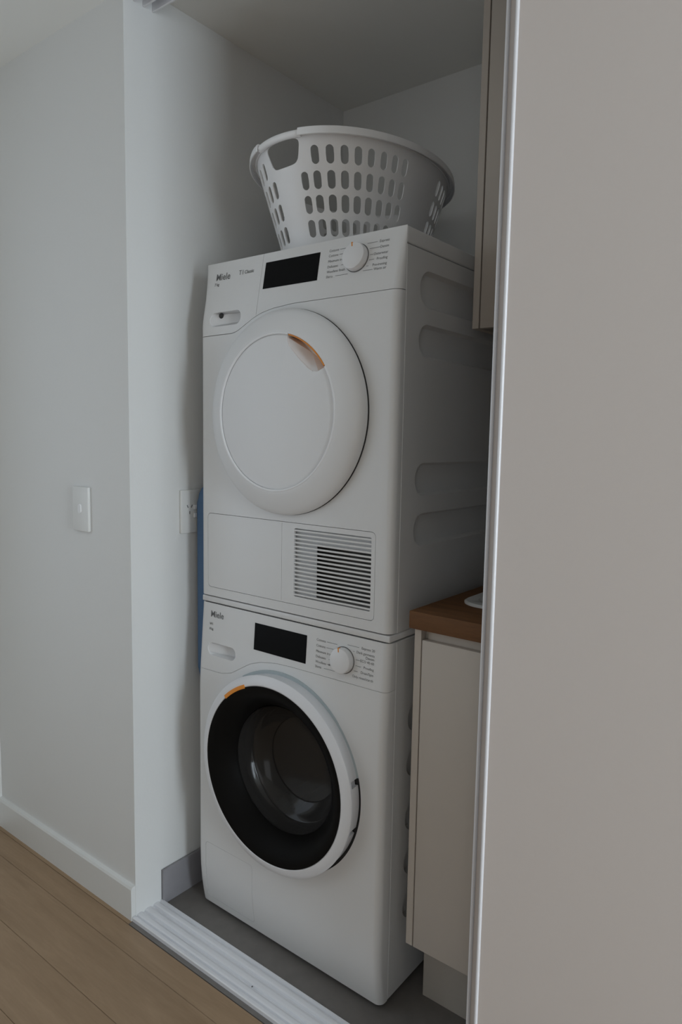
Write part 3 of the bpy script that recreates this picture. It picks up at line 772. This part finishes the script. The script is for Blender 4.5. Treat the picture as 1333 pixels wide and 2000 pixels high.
for k, (s, idx) in enumerate(cols):
    lo = edges[k - 1][1] if k else edges[-1][1] - 360
    hi = edges[k][0]
    for r_, zc in enumerate(rowz):
        hs = HW / 2 / wdeg(s, zc)
        if r_ == 0 and idx == 0: continue
        holed(lo, hi, zed[r_ + 1], zed[r_], s, zc, min(hs, (hi - lo) * .40), HH)
    plain(lo, hi, BZ0 + .004, zed[4]); 
    if idx != 0: plain(lo, hi, zed[0], BZ1 - .004)
for k in range(len(cols)):
    a, b = edges[k]
    if b - a < .01: continue
    sc_ = (a + b) / 2
    is_handle = cols[k][1] == 0
    if not is_handle:
        for z0, z1 in zip([BZ0 + .004] + zed[::-1], zed[::-1] + [BZ1 - .004]): plain(a, b, z0, z1)
    else:
        for z0, z1 in zip([BZ0 + .004] + zed[::-1][:3], zed[::-1][:4]): plain(a, b, z0, z1)
        # the grip opening takes the two top bands between the outermost slots of the second row
        A0, B0 = a - 8.25, b + 8.25
        # border ring between z = zed[1] and the lip
        nS = 12
        zt_, zb_ = BZ1 - .004, zed[1]
        bord = [(A0 + (a - A0) * i / 4, zb_) for i in range(4)] + [(a + (b - a) * i / 4, zb_) for i in range(4)] + [(b + (B0 - b) * i / 4, zb_) for i in range(4)]
        bord += [(B0, zb_ + (zed[0] - zb_) * i / 4) for i in range(4)] + [(B0, zed[0] + (zt_ - zed[0]) * i / 4) for i in range(4)]
        bord += [(B0 + (b - B0) * i / 4, zt_) for i in range(4)] + [(b + (a - b) * i / 4, zt_) for i in range(4)] + [(a + (A0 - a) * i / 4, zt_) for i in range(4)]
        bord += [(A0, zt_ + (zed[0] - zt_) * i / 4) for i in range(4)] + [(A0, zed[0] + (zb_ - zed[0]) * i / 4) for i in range(4)]
        cz_ = 1.9015
        I = []
        wtop, wbot, h_ = 14.1, 10.6, .0235
        for (s, z) in bord:
            u = max(-1, min(1, (s - sc_) / ((B0 - A0) / 2))); v = max(-1, min(1, (z - (zt_ + zb_) / 2) / ((zt_ - zb_) / 2)))
            e = 5.0
            m_ = (abs(u) ** e + abs(v) ** e) ** (1 / e)
            uu, vv = u / m_, v / m_
            wd2 = wbot + (wtop - wbot) * (vv + 1) / 2
            I.append(bm.verts.new(bpt((sc_ + uu * wd2) % 360, cz_ + vv * h_ - (0.0015 * (1 - uu * uu) if vv < 0 else 0))))
        n_ = len(bord)
        for i in range(n_): bm.faces.new((V(*bord[i]), V(*bord[(i + 1) % n_]), I[(i + 1) % n_], I[i]))
bmesh.ops.remove_doubles(bm, verts=bm.verts, dist=1e-5)
bmesh.ops.recalc_face_normals(bm, faces=bm.faces)
bmesh.ops.translate(bm, verts=bm.verts, vec=-bk.location)
me = bpy.data.meshes.new('wall'); bm.to_mesh(me); bm.free(); me.materials.append(M['basket'])
bwall = link(bpy.data.objects.new('basket_wall', me), bk)
md = bwall.modifiers.new('s', 'SOLIDIFY'); md.thickness = .0026; md.offset = 0
evaluate(bwall); sharp(bwall, 35)
# floor of the basket
bm = bmesh.new(); ring = [[], [], [], []]
for k in range(96):
    s = 360 * k / 96
    ring[0].append(bm.verts.new(bpt(s, BZ0 + .006, .0012))); ring[1].append(bm.verts.new(bpt(s, BZ0, -.003))); ring[2].append(bm.verts.new(bpt(s, BZ0 + .0035, -.006))); ring[3].append(bm.verts.new(bpt(s, BZ0 + .006, -.0012)))
for a, b in ((0, 1), (1, 2), (3, 0)):
    for k in range(96): bm.faces.new((ring[a][k], ring[a][(k + 1) % 96], ring[b][(k + 1) % 96], ring[b][k]))
bm.faces.new(ring[2]); bm.faces.new(ring[1][::-1])
for k in range(96): bm.faces.new((ring[2][k], ring[2][(k + 1) % 96], ring[3][(k + 1) % 96], ring[3][k]))
obj('basket_base', bm, 'basket', bk, smooth=True, off=bk.location)
# rim: broad down-turned lip, with round grip bars at the two ends
def sweep(s0, s1, prof, n):
    bm = bmesh.new(); R_ = []
    for k in range(n + 1):
        s = s0 + (s1 - s0) * k / n
        R_.append([bm.verts.new(bpt(s, z, d, FT_)) for d, z in prof])
    m_ = len(prof)
    for a, b in zip(R_, R_[1:]):
        for j in range(m_): bm.faces.new((a[j], a[(j + 1) % m_], b[(j + 1) % m_], b[j]))
    bm.faces.new(R_[0][::-1]); bm.faces.new(R_[-1])
    return bm
Zt = BZ1
lip = [(-.0015, Zt - .012), (-.0015, Zt - .002), (.001, Zt), (.0105, Zt + .0005), (.0140, Zt - .001), (.0152, Zt - .005), (.0160, Zt - .0165), (.0138, Zt - .0170), (.0128, Zt - .006), (.0105, Zt - .0035), (.003, Zt - .0035), (.0013, Zt - .006), (.0013, Zt - .012)]
H0, H1 = -28.0, 4.0
for base in (0, 180):
    o = obj('rim_lip', sweep(base + H1 - .5, base + 180 + H0 + .5, lip, 60), 'basket', bk, smooth=True, off=bk.location)
    bar = []
    for k in range(14):
        a = 2 * math.pi * k / 14; bar.append((.0040 + .0078 * math.cos(a), Zt - .0085 + .0078 * math.sin(a)))
    o = obj('grip_bar', sweep(base + H0 - .3, base + H1 + .3, bar, 20), 'basket', bk, smooth=True, off=bk.location)
